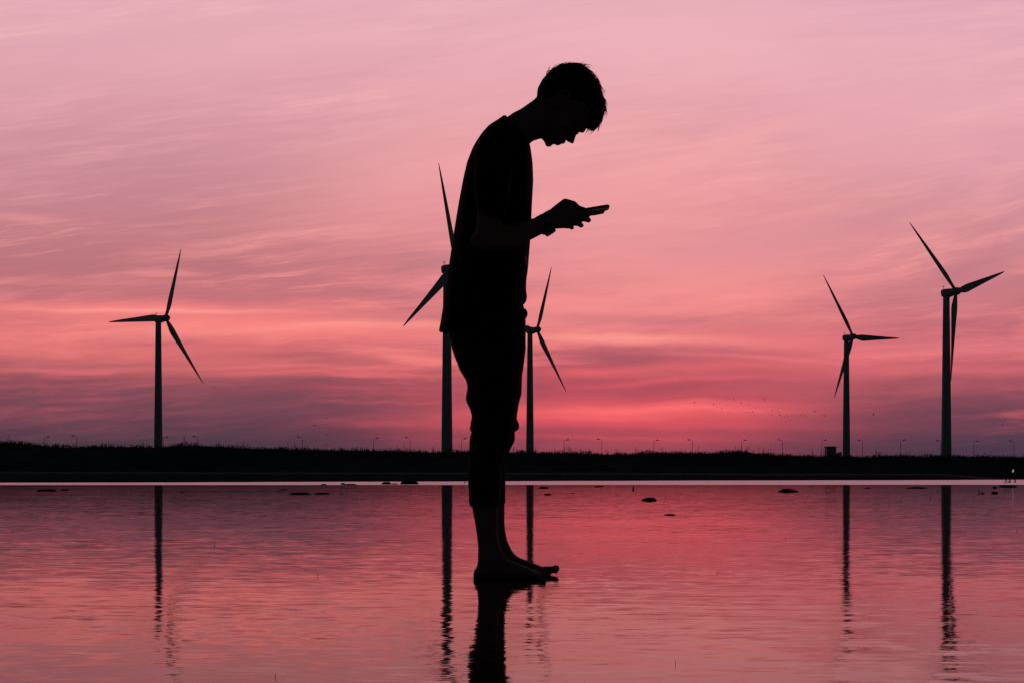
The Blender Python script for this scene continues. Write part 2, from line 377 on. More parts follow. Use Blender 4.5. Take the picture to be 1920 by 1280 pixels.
# scrub on the bank: blades, twigs and leaf clumps
bm = bmesh.new()
def blade(x, y, z, h, w, lean):
    a = random.uniform(0, PI); dxx, dyy = math.cos(a) * w, math.sin(a) * w
    lx, ly = random.gauss(0, lean), random.gauss(0, lean)
    v0 = bm.verts.new((x - dxx, y - dyy, z)); v1 = bm.verts.new((x + dxx, y + dyy, z))
    v2 = bm.verts.new((x + dxx * .7 + lx * .5, y + dyy * .7 + ly * .5, z + h * .6)); v4 = bm.verts.new((x - dxx * .7 + lx * .5, y - dyy * .7 + ly * .5, z + h * .6))
    v3 = bm.verts.new((x + lx, y + ly, z + h))
    bm.faces.new((v0, v1, v2, v4)); bm.faces.new((v4, v2, v3))
x = -190.0
while x < 215:
    inside = abs(x - 15) < 110
    for _ in range(16 if inside else 6):
        xx = x + random.uniform(0, .5); yy = bank_y(xx) + random.uniform(-7, 4)
        dens = 0.5 + 0.5 * noise.noise(Vector((xx * .35, yy * .1, 0)))
        h = random.uniform(.15, .62) * (0.5 + 0.9 * dens)
        blade(xx, yy, ground_z(xx, yy) - .08, h, random.uniform(.03, .11), .12)
    # leaf puffs
    for _ in range(5 if inside else 2):
        xx = x + random.uniform(0, .5); yy = bank_y(xx) + random.uniform(-9, 3); zz = ground_z(xx, yy)
        rr = random.uniform(.15, .42)
        for _ in range(7):
            v = Vector((random.gauss(0, 1), random.gauss(0, 1), random.gauss(0, .8))).normalized() * rr * random.random() ** .4
            c = Vector((xx, yy, zz + rr * .8)) + v; s_ = random.uniform(.06, .14)
            d1 = Vector((random.gauss(0, 1), random.gauss(0, 1), random.gauss(0, 1))).normalized() * s_; d2 = d1.orthogonal().normalized() * s_ * .5
            bm.faces.new([bm.verts.new(c + q) for q in (-d1, d2, d1, -d2)])
    # taller thin shoots, in loose groups
    if random.random() < (.13 + .22 * max(0, noise.noise(Vector((x * .12, 9, 0))))):
        for _ in range(random.randint(1, 3)):
            xx = x + random.uniform(-.5, .5); yy = bank_y(xx) + random.uniform(-3, 2); hh = random.uniform(.8, 1.75)
            zz = ground_z(xx, yy); blade(xx, yy, zz, hh, .035, .08)
            for q in range(9):
                t = random.uniform(.3, .95); c = Vector((xx, yy, zz + hh * t)); L_ = (1.05 - t) * .35; a = random.uniform(0, 2 * PI)
                d1 = Vector((math.cos(a) * L_, math.sin(a) * L_, L_ * .8)); d2 = Vector((0, .02, .03))
                bm.faces.new([bm.verts.new(c + qq) for qq in (Vector((0, 0, 0)), d1 * .5 - d2, d1, d1 * .5 + d2)])
    x += 0.5
tag(obj('coastal_scrub', bm, M_veg), 'dense dark scrub and grass covering the top of the bank', 'scrub', kind='stuff')

# ------------------------------------------------------------------ wind turbines
def add_blade_bm(L=34.5):
    bm = bmesh.new(); st_ = [(0, .95, .9, 0), (.04, .95, .9, 0), (.10, 1.35, .75, 12), (.17, 1.85, .5, 11), (.22, 1.95, .40, 9), (.35, 1.65, .30, 6), (.5, 1.32, .22, 4), (.65, 1.02, .16, 2), (.8, .72, .11, 1), (.92, .44, .07, 0), (.985, .22, .04, 0), (1.0, .06, .02, 0)]
    rings = []
    for (t, ch, th, tw) in st_:
        a = math.radians(tw); N = 16; r = []
        for i in range(N):
            q = 2 * PI * i / N; u = math.cos(q) * ch * .80; v = math.sin(q) * th * .55 * (1.0 if t < .06 else (.6 + .4 * math.cos(q)))
            u += (ch - .95) * .35 if t > .04 else 0            # trailing edge bulges to one side
            r.append(Vector((u * math.cos(a) - v * math.sin(a), u * math.sin(a) + v * math.cos(a), t * L)))
        rings.append(r)
    loft(bm, rings); return bm
def cone_bm(z0, z1, r0, r1, N=32):
    bm = bmesh.new(); k_ = 12
    loft(bm, [ering(Vector((0, 0, z0 + (z1 - z0) * i / k_)), Vector((r0 + (r1 - r0) * i / k_, 0, 0)), Vector((0, r0 + (r1 - r0) * i / k_, 0)), N) for i in range(k_ + 1)])
    return bm
def make_turbine():
    root = empty('wind_turbine')
    bm = cone_bm(0, 66.5, 1.95, 1.2); obj('tower', bm, M_turb, root, True)
    bm = bmesh.new(); loft(bm, [ering(Vector((0, 0, z)), Vector((r, 0, 0)), Vector((0, r, 0)), 32) for z, r in ((0, 2.5), (.5, 2.5), (.52, 2.1), (.9, 2.05))])
    obj('base_flange', bm, M_conc, root)
    # nacelle, axis along -Y local (towards the rotor), tilted five degrees
    T = Matrix.Translation((0, 0, 67.5)) @ Matrix.Rotation(math.radians(-5), 4, 'X')
    bm = bmesh.new()
    prof = [(-4.1, .95, .95, .15), (-3.9, 1.2, 1.2, .1), (-3.0, 1.35, 1.5, 0), (-1.5, 1.4, 1.65, 0), (-.2, 1.35, 1.65, .1), (.6, 1.2, 1.35, .35), (.85, .9, .9, .5)]
    loft(bm, [ering(Vector((0, y + .9, z)), Vector((a, 0, 0)), Vector((0, 0, b)), 24, 3.2) for (y, a, b, z) in prof])
    bmesh.ops.transform(bm, matrix=T, verts=bm.verts[:]); nac = obj('nacelle', bm, M_turb, root, True)
    bm = bmesh.new()
    tube(bm, [Vector((.3, 1.0, 1.6)), Vector((.3, 1.05, 3.0))], [.07, .05]); tube(bm, [Vector((-.3, 1.0, 1.6)), Vector((-.3, 1.05, 2.7))], [.07, .05])
    tube(bm, [Vector((-.45, 1.05, 2.65)), Vector((.5, 1.05, 2.65))], [.05, .05]); ball(bm, Vector((.3, 1.05, 3.05)), .16); ball(bm, Vector((-.3, 1.05, 2.75)), .14)
    bmesh.ops.transform(bm, matrix=T, verts=bm.verts[:]); w_ = obj('wind_vane', bm, M_pole, nac)
    rot = empty('rotor', (0, -4.18, 67.5 + .37)); rot.parent = root
    bm = bmesh.new()
    loft(bm, [ering(Vector((0, y, 0)), Vector((r, 0, 0)), Vector((0, 0, r)), 24) for y, r in ((1.1, 1.3), (.8, 1.45), (-.6, 1.45), (-1.3, 1.25), (-1.9, .8), (-2.2, .3), (-2.25, .05))])
    obj('hub', bm, M_turb, rot, True)
    bl = obj('blade', add_blade_bm(), M_turb, rot, True)
    for q in (1, 2):
        b2 = bl.copy(); C.objects.link(b2); b2.rotation_euler = (0, q * 2 * PI / 3, 0)
    return root
def copy_tree(o, parent=None):
    c = o.copy(); C.objects.link(c); c.parent = parent
    for ch in list(o.children): copy_tree(ch, c)
    return c
TB = [(-153.4, 617.0, 61.1, 22.1, 'slender dark wind turbine standing alone at the far left of the bank'),
      (-21.5, 470.1, 49.9, -8.5, 'large wind turbine half hidden behind the standing man'),
      (8.4, 665.1, 51.1, 25.7, 'small wind turbine just right of the standing man, one blade hidden behind him'),
      (164.4, 699.3, 35.0, -31.6, 'smaller wind turbine rising beside the little box hut'),
      (161.9, 530.2, 38.1, -47.2, 'tall wind turbine nearest the right edge, third blade hanging along its tower')]
proto = make_turbine()
for i, (tx, ty, psi, phi, lb) in enumerate(TB):
    o = proto if i == 0 else None
    if o is None:
        o = proto.copy(); C.objects.link(o)
        for ch in list(proto.children): copy_tree(ch, o)
    # rotor axis points along (sin psi, -cos psi); local -Y turned by psi about Z gives that
    o.location = (tx, ty, 1.4); o.rotation_euler = (0, 0, math.radians(psi))
    tag(o, lb, 'wind turbine', 'wind turbines on the shore')
    for ch in o.children:
        if ch.name.startswith('rotor'):
            ch.rotation_mode = 'XYZ'
            m_ = Matrix.Rotation(math.radians(-5), 4, 'X') @ Matrix.Rotation(math.radians(phi), 4, 'Y')
            ch.rotation_euler = m_.to_euler()

# ------------------------------------------------------------------ street lamps on the dike road
def lamp(px, py, side):
    Y = 345 + (px / 1920) * 45; z1 = H + (YH - py) * Y / F
    root = empty('street_lamp', ((px - CX) / F * Y, Y, 1.45)); h = z1 - 1.45
    bm = bmesh.new(); tube(bm, [Vector((0, 0, 0)), Vector((0, 0, h * .5)), Vector((0, 0, h - .55))], [.09, .07, .055], 8); obj('pole', bm, M_pole, root)
    bm = bmesh.new(); tube(bm, [Vector((0, 0, h - .6)), Vector((side * .12, 0, h - .18)), Vector((side * .7, 0, h - .02))], [.045, .04, .035], 6); ar = obj('arm', bm, M_pole, root)
    bm = bmesh.new()
    loft(bm, [ering(Vector((side * (.6 + t * .85), 0, h + .04 + .08 * t)), Vector((0, .16 * w_, 0)), Vector((0, 0, .13 * w_)), 10, 3) for t, w_ in ((0, .5), (.15, 1), (.6, 1), (.85, .6))])
    obj('lamp_head', bm, M_pole, ar)
    return root
LP = [(83, 819, 1), (144, 817, -1), (306, 819, 1), (371, 818, -1), (567, 819, -1), (700.5, 821, 1), (769, 820, -1), (865, 822, 1), (1057.5, 824, 1), (1128.5, 823, -1), (1226, 825, 1),
      (1298, 824, -1), (1390.5, 825, 1), (1467.5, 824, -1), (1541, 825, 1), (1617.5, 825, -1), (1688.5, 825, 1), (1764.5, 826, -1), (1826, 827, 1), (1901, 826, -1)]
ORD = ['first', 'second', 'third', 'fourth', 'fifth', 'sixth', 'seventh', 'eighth', 'ninth', 'tenth', 'eleventh', 'twelfth']
LL = {83: 'first', 144: 'second', 306: 'third', 371: 'fourth', 567: 'fifth', 700.5: 'sixth', 769: 'seventh'}
where = {83: 'right-facing street lamp nearest the left edge of the picture', 144: 'left-facing street lamp nearest the left edge of the picture',
         306: 'street lamp with only its head showing right beside the leftmost turbine tower', 371: 'left-facing street lamp first to the right of the leftmost turbine',
         567: 'left-facing street lamp alone midway between leftmost turbine and the man', 700.5: 'right-facing street lamp, second one left of the half hidden turbine tower',
         769: 'left-facing street lamp, first one left of the half hidden turbine tower', 865: 'street lamp squeezed between the half hidden turbine tower and the man',
         1057.5: 'right-facing street lamp, first one right of the turbine beside the man', 1128.5: 'left-facing street lamp, second one right of the turbine beside the man',
         1226: 'right-facing street lamp, third one right of the turbine beside the man', 1298: 'left-facing street lamp, fourth one right of the turbine beside the man',
         1390.5: 'right-facing street lamp, third one left of the small box hut', 1467.5: 'left-facing street lamp, second one left of the small box hut',
         1541: 'street lamp touching the left side of the small box hut', 1617.5: 'left-facing street lamp, first one right of the turbine beside the hut',
         1688.5: 'right-facing street lamp midway between the two right-hand turbines', 1764.5: 'left-facing street lamp right against the left side of the rightmost turbine tower',
         1826: 'right-facing street lamp, first one right of the rightmost turbine', 1901: 'street lamp closest to the right edge of the picture'}
for (px, py, sd) in LP:
    tag(lamp(px, py, sd), where[px], 'street lamp', 'street lamps along the dike road')

# ------------------------------------------------------------------ hut
Y = 318.0
hut = empty('utility_hut', (X(1557, Y), Y, 1.3)); tag(hut, 'small square box hut with a low lean-to, left of a turbine on the bank', 'hut')
zt = Z(837.5, Y) - 1.3; w_ = 17.5 / F * Y
bm = bmesh.new(); box(bm, Vector((0, 0, zt / 2)), (w_, 2.4, zt)); obj('wall', bm, M_hut, hut)
bm = bmesh.new(); box(bm, Vector((0, 0, zt + .07)), (w_ + .22, 2.7, .14)); obj('roof', bm, M_hutr, hut)
bm = bmesh.new(); box(bm, Vector((.2, -1.23, 1.0)), (.85, .06, 2.0)); obj('door', bm, M_hutr, hut)
bm = bmesh.new(); zl = Z(850, Y) - 1.3; zr = Z(846, Y) - 1.3
x0 = w_ / 2 + .005; x1 = x0 + 10.5 / F * Y
v = [bm.verts.new(p) for p in ((x0, -1, 0), (x1, -1, 0), (x1, -1, zr), (x0, -1, zl), (x0, 1, 0), (x1, 1, 0), (x1, 1, zr), (x0, 1, zl))]
for f_ in ((0, 1, 2, 3), (5, 4, 7, 6), (1, 5, 6, 2), (4, 0, 3, 7), (3, 2, 6, 7), (0, 4, 5, 1)): bm.faces.new([v[i] for i in f_])
obj('lean_to', bm, M_hut, hut)

# ------------------------------------------------------------------ rocks, weed, twigs lying in the shallows
def lump(name, px, py, wpx, hpx, label, cat, group, m=M_rock, flat=False, seed=0):
    """py is the waterline row; hpx the height above it"""
    Y = H * F / (py - YH); w = wpx / F * Y / 2; h = max(.006, hpx / F * Y); d = w * (.8 if not flat else .6)
    rnd = random.Random(seed); bm = bmesh.new(); N = 28; rings = []
    for k_ in range(7):
        t = k_ / 6; r = math.cos(t * PI / 2) ** .75 + .02; zz = -h * .35 + h * 1.35 * math.sin(t * PI / 2); ring = []
        for i in range(N):
            a = 2 * PI * i / N
            q = 1 + .28 * noise.noise(Vector((math.cos(a) * 1.6 + seed * 3.1, math.sin(a) * 1.6, t * 2))) + .12 * noise.noise(Vector((math.cos(a) * 5, math.sin(a) * 5 + seed, t * 6)))
            zq = zz * (1 + .5 * noise.noise(Vector((math.cos(a) * 2.2 * r + seed, math.sin(a) * 2.2 * r, 5))))
            ring.append(Vector((math.cos(a) * w * r * q, math.sin(a) * d * r * q, zq)))
        rings.append(ring)
    loft(bm, rings)
    o = obj(name, bm, m, smooth=True); o.location = ((px - CX) / F * Y, Y, 0)
    return tag(o, label, cat, group)
G = 'dark lumps lying in the shallow water'
LUMPS = [
    ('rock', 767, 907.5, 38, 8, 'largest rounded rock, on the bright strip left of the standing man', 'rock', M_rock),
    ('rock', 725, 907.6, 20, 5, 'smaller rounded rock just left of the largest rock on the bright strip', 'rock', M_rock),
    ('rock', 740, 907.8, 14, 2.5, 'very low rock joining the two rounded rocks on the bright strip', 'rock', M_rock),
    ('rock', 643, 908, 10, 3.5, 'small peaked rock at the left end of a low ridge on the bright strip', 'rock', M_rock),
    ('mud_mound', 657, 908.2, 26, 2.2, 'thin flat mud ridge stretching right of a small peaked rock', 'mud mound', M_weed),
    ('rock', 607, 908.3, 11, 2, 'tiny isolated rock on the bright strip, left of the mud ridge', 'rock', M_rock),
    ('seaweed_clump', 88, 920, 37, 4, 'long dark clump of weed in the water nearest the left edge', 'seaweed', M_weed),
    ('seaweed_clump', 121, 918.5, 15, 2.4, 'small dark clump of weed right of the leftmost long clump', 'seaweed', M_weed),
    ('seaweed_clump', 531, 918, 18, 1.6, 'thin short strand of weed above the pair of long weed clumps', 'seaweed', M_weed),
    ('seaweed_clump', 565, 926, 40, 3.4, 'left one of the pair of long weed clumps in mid water', 'seaweed', M_weed),
    ('seaweed_clump', 604, 925.8, 32, 2.8, 'right one of the pair of long weed clumps in mid water', 'seaweed', M_weed),
    ('seaweed_clump', 640, 925.5, 7, 1.2, 'tiny scrap of weed right of the pair of long weed clumps', 'seaweed', M_weed),
    ('seaweed_clump', 651, 915.5, 9, 1.2, 'tiny scrap of weed below the small peaked rock', 'seaweed', M_weed),
    ('seaweed_clump', 341, 922.5, 8, 2, 'tiny clump of weed right of the reflection of the leftmost turbine', 'seaweed', M_weed),
    ('rock', 1020, 915, 20, 3.6, 'dark rock right of the turbine reflection beside the man, upper of two', 'rock', M_rock),
    ('rock', 1027, 927.5, 16, 3, 'dark rock right of the turbine reflection beside the man, lower of two', 'rock', M_rock),
    ('mud_mound', 1074, 924.5, 8, 1.4, 'faint small mud mound right of the two rocks beside the man', 'mud mound', M_weed),
    ('seaweed_clump', 1122.5, 912, 21, 2.2, 'thin flat dark clump below the bright strip, middle of the red glow', 'seaweed', M_weed),
    ('rock', 1217, 938, 29, 6, 'dark oval rock alone in the red glow on the water', 'rock', M_rock),
    ('driftwood', 1256, 965, 22, 2.4, 'short flat dark stick floating nearest the camera in the red glow', 'driftwood', M_twig),
    ('rock', 1477.5, 922, 37, 6, 'wide dark rock alone, left of the turbine reflection by the hut', 'rock', M_rock),
    ('seaweed_clump', 1627, 914.8, 13, 1.8, 'small faint clump right of the turbine reflection by the hut', 'seaweed', M_weed),
    ('seaweed_clump', 1719, 914.8, 38, 3, 'long flat dark clump left of the rightmost turbine reflection', 'seaweed', M_weed),
    ('seaweed_clump', 1519, 911, 7, 1.2, 'tiny speck of weed between the wide rock and the turbine reflection', 'seaweed', M_weed),
    ('mud_mound', 1889, 912.5, 34, 4.5, 'flat dark mud mound under the two distant walkers', 'mud mound', M_weed),
    ('rock', 1865, 914.5, 9, 3.5, 'small dark rock left of the mound under the walkers', 'rock', M_rock),
    ('seaweed_clump', 1865, 925, 13, 4, 'ragged dark clump below the small rock near the walkers', 'seaweed', M_weed),
    ('seaweed_clump', 1842, 925.5, 7, 2.5, 'small ragged clump beside a forked twig near the right edge', 'seaweed', M_weed),
]
for i, (nm, px, py, w, h, lb, ct, m_) in enumerate(LUMPS):
    lump(nm, px, py, w, h, lb, ct, G, m_, flat=h < 3, seed=i + 1)

def twig(px, py, hpx, lean, label, fork=False, r=.5):
    Y = H * F / (py - YH); h = hpx / F * Y; rr = r / F * Y
    bm = bmesh.new(); tube(bm, [Vector((0, 0, -.02)), Vector((lean * h * .35, 0, h * .55)), Vector((lean * h, h * .1, h))], [rr, rr * .8, rr * .35], 6)
    if fork: tube(bm, [Vector((lean * h * .2, 0, h * .3)), Vector((lean * h * .2 + h * .5, 0, h * .55))], [rr * .6, rr * .25], 5)
    o = obj('twig', bm, M_twig); o.location = ((px - CX) / F * Y, Y, 0)
    return tag(o, label, 'twig', 'twigs sticking out of the water')
for a in [(871.5, 906, 12, 0, 'thin upright twig on the bright strip touching the man\'s left outline', False, 1.1),
          (1187, 918.5, 8, .1, 'stubby upright stick right of the thin flat clump in the red glow', False, 2.2),
          (1247, 934, 7, .3, 'short leaning twig above right of the oval rock', False, .8),
          (1744, 935, 6, .3, 'short twig left of the rightmost turbine reflection', False, .9),
          (1836.5, 925, 9, -.3, 'forked twig beside the small ragged clump near the right edge', True, 1.2),
          (1757, 922, 5, .4, 'faint short twig right of the long flat clump', False, .6),
          (1322, 922, 4, 0, 'tiny twig midway between the oval rock and the wide rock', False, .7),
          (1092, 920, 3, 0, 'tiny twig left of the thin flat clump, left of two', False, .8), (1111, 920, 3, 0, 'tiny twig left of the thin flat clump, right of two', False, .8),
          (1667, 948, 4, .2, 'tiny twig in open water between the two right-hand reflections', False, .7),
          (1906, 996, 6, .3, 'thin twig in open water by the right edge', False, .7),
          (402, 1023, 4, .2, 'tiny twig in open water between leftmost reflection and the man', False, 1),
          (596, 1081, 9, -.1, 'thin curved twig in open water left of the half hidden turbine reflection', False, .7),
          (515, 1269, 12, .3, 'forked twig at the bottom edge, right of the leftmost reflection', True, .8),
          (1266, 1246, 16, .15, 'thin pale curved twig at the bottom, right of the man\'s reflection', False, .6),
          (1345, 1074, 3, .2, 'tiny speck of twig right of the man\'s toes', False, 1),
          (24, 997, 4, .2, 'tiny twig in open water nearest the left edge', True, .7),
          (1473, 1008, 3, .2, 'tiny speck of twig below the wide rock', False, .9)]:
    twig(a[0], a[1], a[2] * (.7 if a[1] > 960 else 1), a[3], a[4], a[5], a[6] * .8)

# ------------------------------------------------------------------ birds
def bird_bm(flap):
    bm = bmesh.new()
    loft(bm, [ering(Vector((x_, 0, z_)), Vector((0, r, 0)), Vector((0, 0, r)), 8) for x_, r, z_ in ((-.24, .01, .0), (-.16, .035, 0), (-.05, .06, 0), (.06, .06, .01), (.13, .035, .02), (.19, .035, .03), (.22, .02, .03), (.27, .004, .02))])
    return bm
def wing_bm(flap, s_):
    bm = bmesh.new(); pts = [(0, 0), (.22, flap * .8), (.48, flap * .9 - .06 * (1 if flap > 0 else -1))]
    tops = []
    for (yy, zz), ch in zip(pts, (.13, .11, .02)):
        tops.append([Vector((ch * .6, s_ * yy, zz)), Vector((0, s_ * yy, zz + .015)), Vector((-ch * .6, s_ * yy, zz)), Vector((0, s_ * yy, zz - .008))])
    loft(bm, tops); return bm
protos = []
for q, flap in enumerate((.22, -.14)):
    b = empty('bird'); obj('body', bird_bm(flap), M_bird, b); obj('wing', wing_bm(flap, 1), M_bird, b); obj('wing', wing_bm(flap, -1), M_bird, b); protos.append(b)
BIRDS = [(1302, 754, 1.4), (1305, 760, .8), (1338, 758, 1.1), (1344, 763, 1.1), (1352, 765, .9), (1354, 768, .8), (1361, 766, .7), (1365, 772, .8), (1376, 748, 1.1), (1390, 755, 1.0), (1404, 758.5, 1.0), (1434, 748, 1.2),
         (1375, 766, .8), (1372, 771, .7), (1379, 769, .7), (1386, 770, .8), (1392, 769, .7), (1397, 771.5, .8), (1402, 773, .9), (1408, 766, .7), (1411, 772, 1.1), (1414, 779, .9), (1383, 767, .6), (1418, 765, .6),
         (1437, 771, .9), (1441, 773, .9), (1445, 771, 1.0), (1447, 775, 1.0), (1449, 769, 1.1), (1453, 772, .8), (1461, 773, 1.1), (1463, 778, 1.2), (1466, 783, 1.0), (1471, 781, .9), (1475, 779, .8), (1478, 782, .8),
         (1484, 780, .7), (1488, 778, .8), (1493, 778, .7), (1501, 777, .7), (1505, 777, .8), (1511, 776, .9), (1510, 780, .8), (1522, 776, .7), (1528, 771, 1.4), (1541, 777, 1.0), (1547, 779, 1.2), (1431, 772, .7), (1457, 770, .6), (1515, 772, .7)]
for i, (px, py, sc) in enumerate(BIRDS):
    src = protos[i % 2]
    if i < 2: b = src
    else:
        b = src.copy(); C.objects.link(b)
        for ch in list(src.children):
            c_ = ch.copy(); C.objects.link(c_); c_.parent = b
    Y = 330 + 40 * random.random()
    b.location = ((px - CX) / F * Y, Y, H + (YH - py) * Y / F); b.scale = (sc * .78,) * 3
    b.rotation_euler = (random.gauss(0, .25), random.gauss(-.25, .15), random.uniform(-.9, .5))
    tag(b, 'tiny dark bird in the loose flock flying low left of the turbine by the hut', 'bird', 'flock of birds low over the bank')
STR = [(1638, 777, 1.3, 'single small bird flying between the two right-hand turbines, nearer the hut turbine'), (1880, 796, 1.2, 'single small bird flying right of the rightmost turbine'), (613, 784, 1.1, 'single small bird left of the man, upper right one of a scattered few'),
       (590, 797, 1.2, 'single small bird left of the man, middle one of a scattered few'), (402, 726, 1.0, 'single small bird just right of the leftmost turbine blade tip'), (613, 815, 1.1, 'single small bird left of the man, lowest one just above the scrub')]
for (px, py, sc, lb) in STR:
    src = protos[0]; b = src.copy(); C.objects.link(b)
    for ch in list(src.children):
        c_ = ch.copy(); C.objects.link(c_); c_.parent = b
    Y = 340; b.location = ((px - CX) / F * Y, Y, H + (YH - py) * Y / F); b.scale = (sc * .85,) * 3
    b.rotation_euler = (random.gauss(0, .25), -.2, random.uniform(-.9, .5)); tag(b, lb, 'bird', 'lone birds over the bank')

# ------------------------------------------------------------------ the two distant walkers
def walker(name_lb, x, y, hgt, face, stride, lean, light=False):
    root = empty('person', (x, y, 0)); tag(root, name_lb, 'person', 'distant walkers at the right edge')
    k_ = hgt / 1.7; bm = bmesh.new(); V3 = lambda a, b, c: Vector((a * face, b, c)) * k_
    hip = V3(0, 0, .88); ch = V3(.06 + lean * .6, 0, 1.28); nk = V3(.09 + lean, 0, 1.45); hd = V3(.12 + lean * 1.2, 0, 1.60)
    for s_ in (-1, 1):
        f_ = stride * s_
        kn = V3(.5 * f_ + .06, s_ * .1, .48); an = V3(f_, s_ * .09, .07)
        chain(bm, [hip + V3(0, s_ * .09, 0), kn, an, an + V3(.15, 0, -.035)], [.095 * k_, .062 * k_, .042 * k_, .03 * k_])
        sh = ch + V3(0, s_ * .18, .07); el = sh + V3(-.10 * s_ + .02, s_ * .04, -.26)
        ha = el + V3(.16 if (light and s_ < 0) else .08, 0, -.12 if light else -.22)
        chain(bm, [sh, el, ha], [.055 * k_, .042 * k_, .032 * k_])
        for q in range(5):
            chain(bm, [ha, ha + V3(.03 + .008 * q, (q - 2) * .016, -.06 + .012 * abs(q - 2))], [.018 * k_, .008 * k_], 6)
    chain(bm, [hip, ch, nk, hd], [.13 * k_, .15 * k_, .06 * k_, .09 * k_])
    ball(bm, hd + V3(.02, 0, .02), .1 * k_, (1, .82, 1.15)); ball(bm, hd + V3(.115, 0, -.01), .02 * k_)
    obj('body', fused(bm, .016 * k_, 2), M_cloth, root, True)
    bm = bmesh.new(); ball(bm, hd + V3(-.012, 0, .045), .108 * k_, (1, .9, 1)); obj('hair', bm, M_hair, root, True)
    return root, ha
Yw = H * F / (904.2 - YH)
walker('distant dark figure striding left at the right edge, small white light in hand', X(1890.5, Yw), Yw, 1.42, -1, .14, .12, True)
walker('distant dark figure following behind at the right edge, no light in hand', X(1903.5, Yw), Yw + .5, 1.38, -1, .22, .16)
bm = bmesh.new(); Rl = Matrix.Rotation(math.radians(20), 4, 'Y')
loft(bm, [ering(Vector((X(1895, Yw) + t * .025, Yw - .45, Z(882, Yw) + t * .085)), Vector((.042 * q, 0, 0)), Vector((0, .04 * q, 0)), 12) for t, q in ((-1, .6), (-.8, 1), (.8, 1), (1, .6))])
tag(obj('hand_lamp', bm, M_torch, None, True), 'tiny bright white light carried by the distant figure at the right edge', 'lamp')

# ------------------------------------------------------------------ the standing man
man = empty('person', (0, 4.5, 0)); tag(man, 'barefoot man standing in shallow water, head bowed over a phone, trousers rolled up', 'person')
def mpart(name, me, m): 
    o = obj(name, me, m, None, True); o.parent = man; o.matrix_parent_inverse = Matrix.Translation((0, -4.5, 0)); return o
YN, YF = 4.405, 4.595      # near and far leg

bm = bmesh.new()
# head, in its own frame: u up through the crown, n out of the face (bowed 63 degrees)
O = Vector((X(1051), 4.5, Z(200))); uu = Vector((.891, 0, .454)); nn = Vector((.454, 0, -.891)); vy = Vector((0, 1, 0))
def HP(u, nf, y=0.0): return O + uu * u + nn * nf + vy * y
lev = [(-.0965, .076, .050, .014), (-.091, .089, .045, .024), (-.082, .0945, .036, .034), (-.0715, .0955, .02, .043), (-.060, .0985, -.005, .052), (-.046, .100, -.03, .058), (-.028, .098, -.06, .064), (-.010, .0945, -.078, .068),
       (.010, .0925, -.088, .071), (.022, .094, -.092, .073), (.034, .0985, -.096, .075), (.055, .098, -.10, .077), (.08, .088, -.098, .074), (.10, .068, -.085, .064), (.115, .038, -.06, .045), (.123, .01, -.03, .022)]
rings = [ering(HP(u, (f_ + b_) / 2), nn * (f_ - b_) / 2, vy * w, 32, 2.25) for u, f_, b_, w in lev]
loft(bm, rings)
# nose
nz_ = [(.030, .096, .008), (.018, .0955, .007), (.008, .100, .008), (-.004, .110, .010), (-.012, .1185, .013), (-.0175, .1235, .0145), (-.023, .1195, .0155), (-.0275, .107, .013)]
loft(bm, [ering(HP(u, f_ - .014), nn * .014, vy * w, 16) for u, f_, w in nz_])
for s_ in (-1, 1): ball(bm, HP(-.0225, .104, s_ * .0135), .0075)          # nostril wings
# lips
ball(bm, HP(-.0440, .1005), .0105, (1, 1.9, .75), None); ball(bm, HP(-.0600, .0985), .0105, (1, 1.7, .75), None)
ball(bm, HP(-.0855, .0860), .0125, (1, 1.4, 1))                          # chin
for s_ in (-1, 1):
    ball(bm, HP(.033, .088, s_ * .031), .012, (1, 1.9, 1))                # brow ridge
    ball(bm, HP(-.012, .075, s_ * .047), .018)                            # cheekbone
    ball(bm, HP(.012, .083, s_ * .031), .0125)                            # lid over eye
    # ear: rim and lobe
    ear = [HP(.000 + .031 * math.sin(t), -.004 - .017 * math.cos(t) - .004 * math.sin(t), s_ * (.078 + .008 * max(0, math.cos(t - .3)))) for t in [PI * 2 * q / 14 for q in range(15)]]
    chain(bm, ear, [.0042] * 15, 8); ball(bm, HP(-.026, .006, s_ * .075), .0075); ball(bm, HP(.002, .000, s_ * .074), .018, (1, .35, 1.2))
# neck
pairs(bm, [(1016, 172, 1036, 262, .050), (1001, 188, 1017, 259.5, .053), (977, 205, 1004.5, 261.5, .054), (961, 213.5, 994, 268, .060), (947, 224, 988, 285, .08), (925, 245, 985, 310, .12)], e=2)
ball(bm, Vector((X(1004), 4.5, Z(257))), .011)                           # Adam's apple
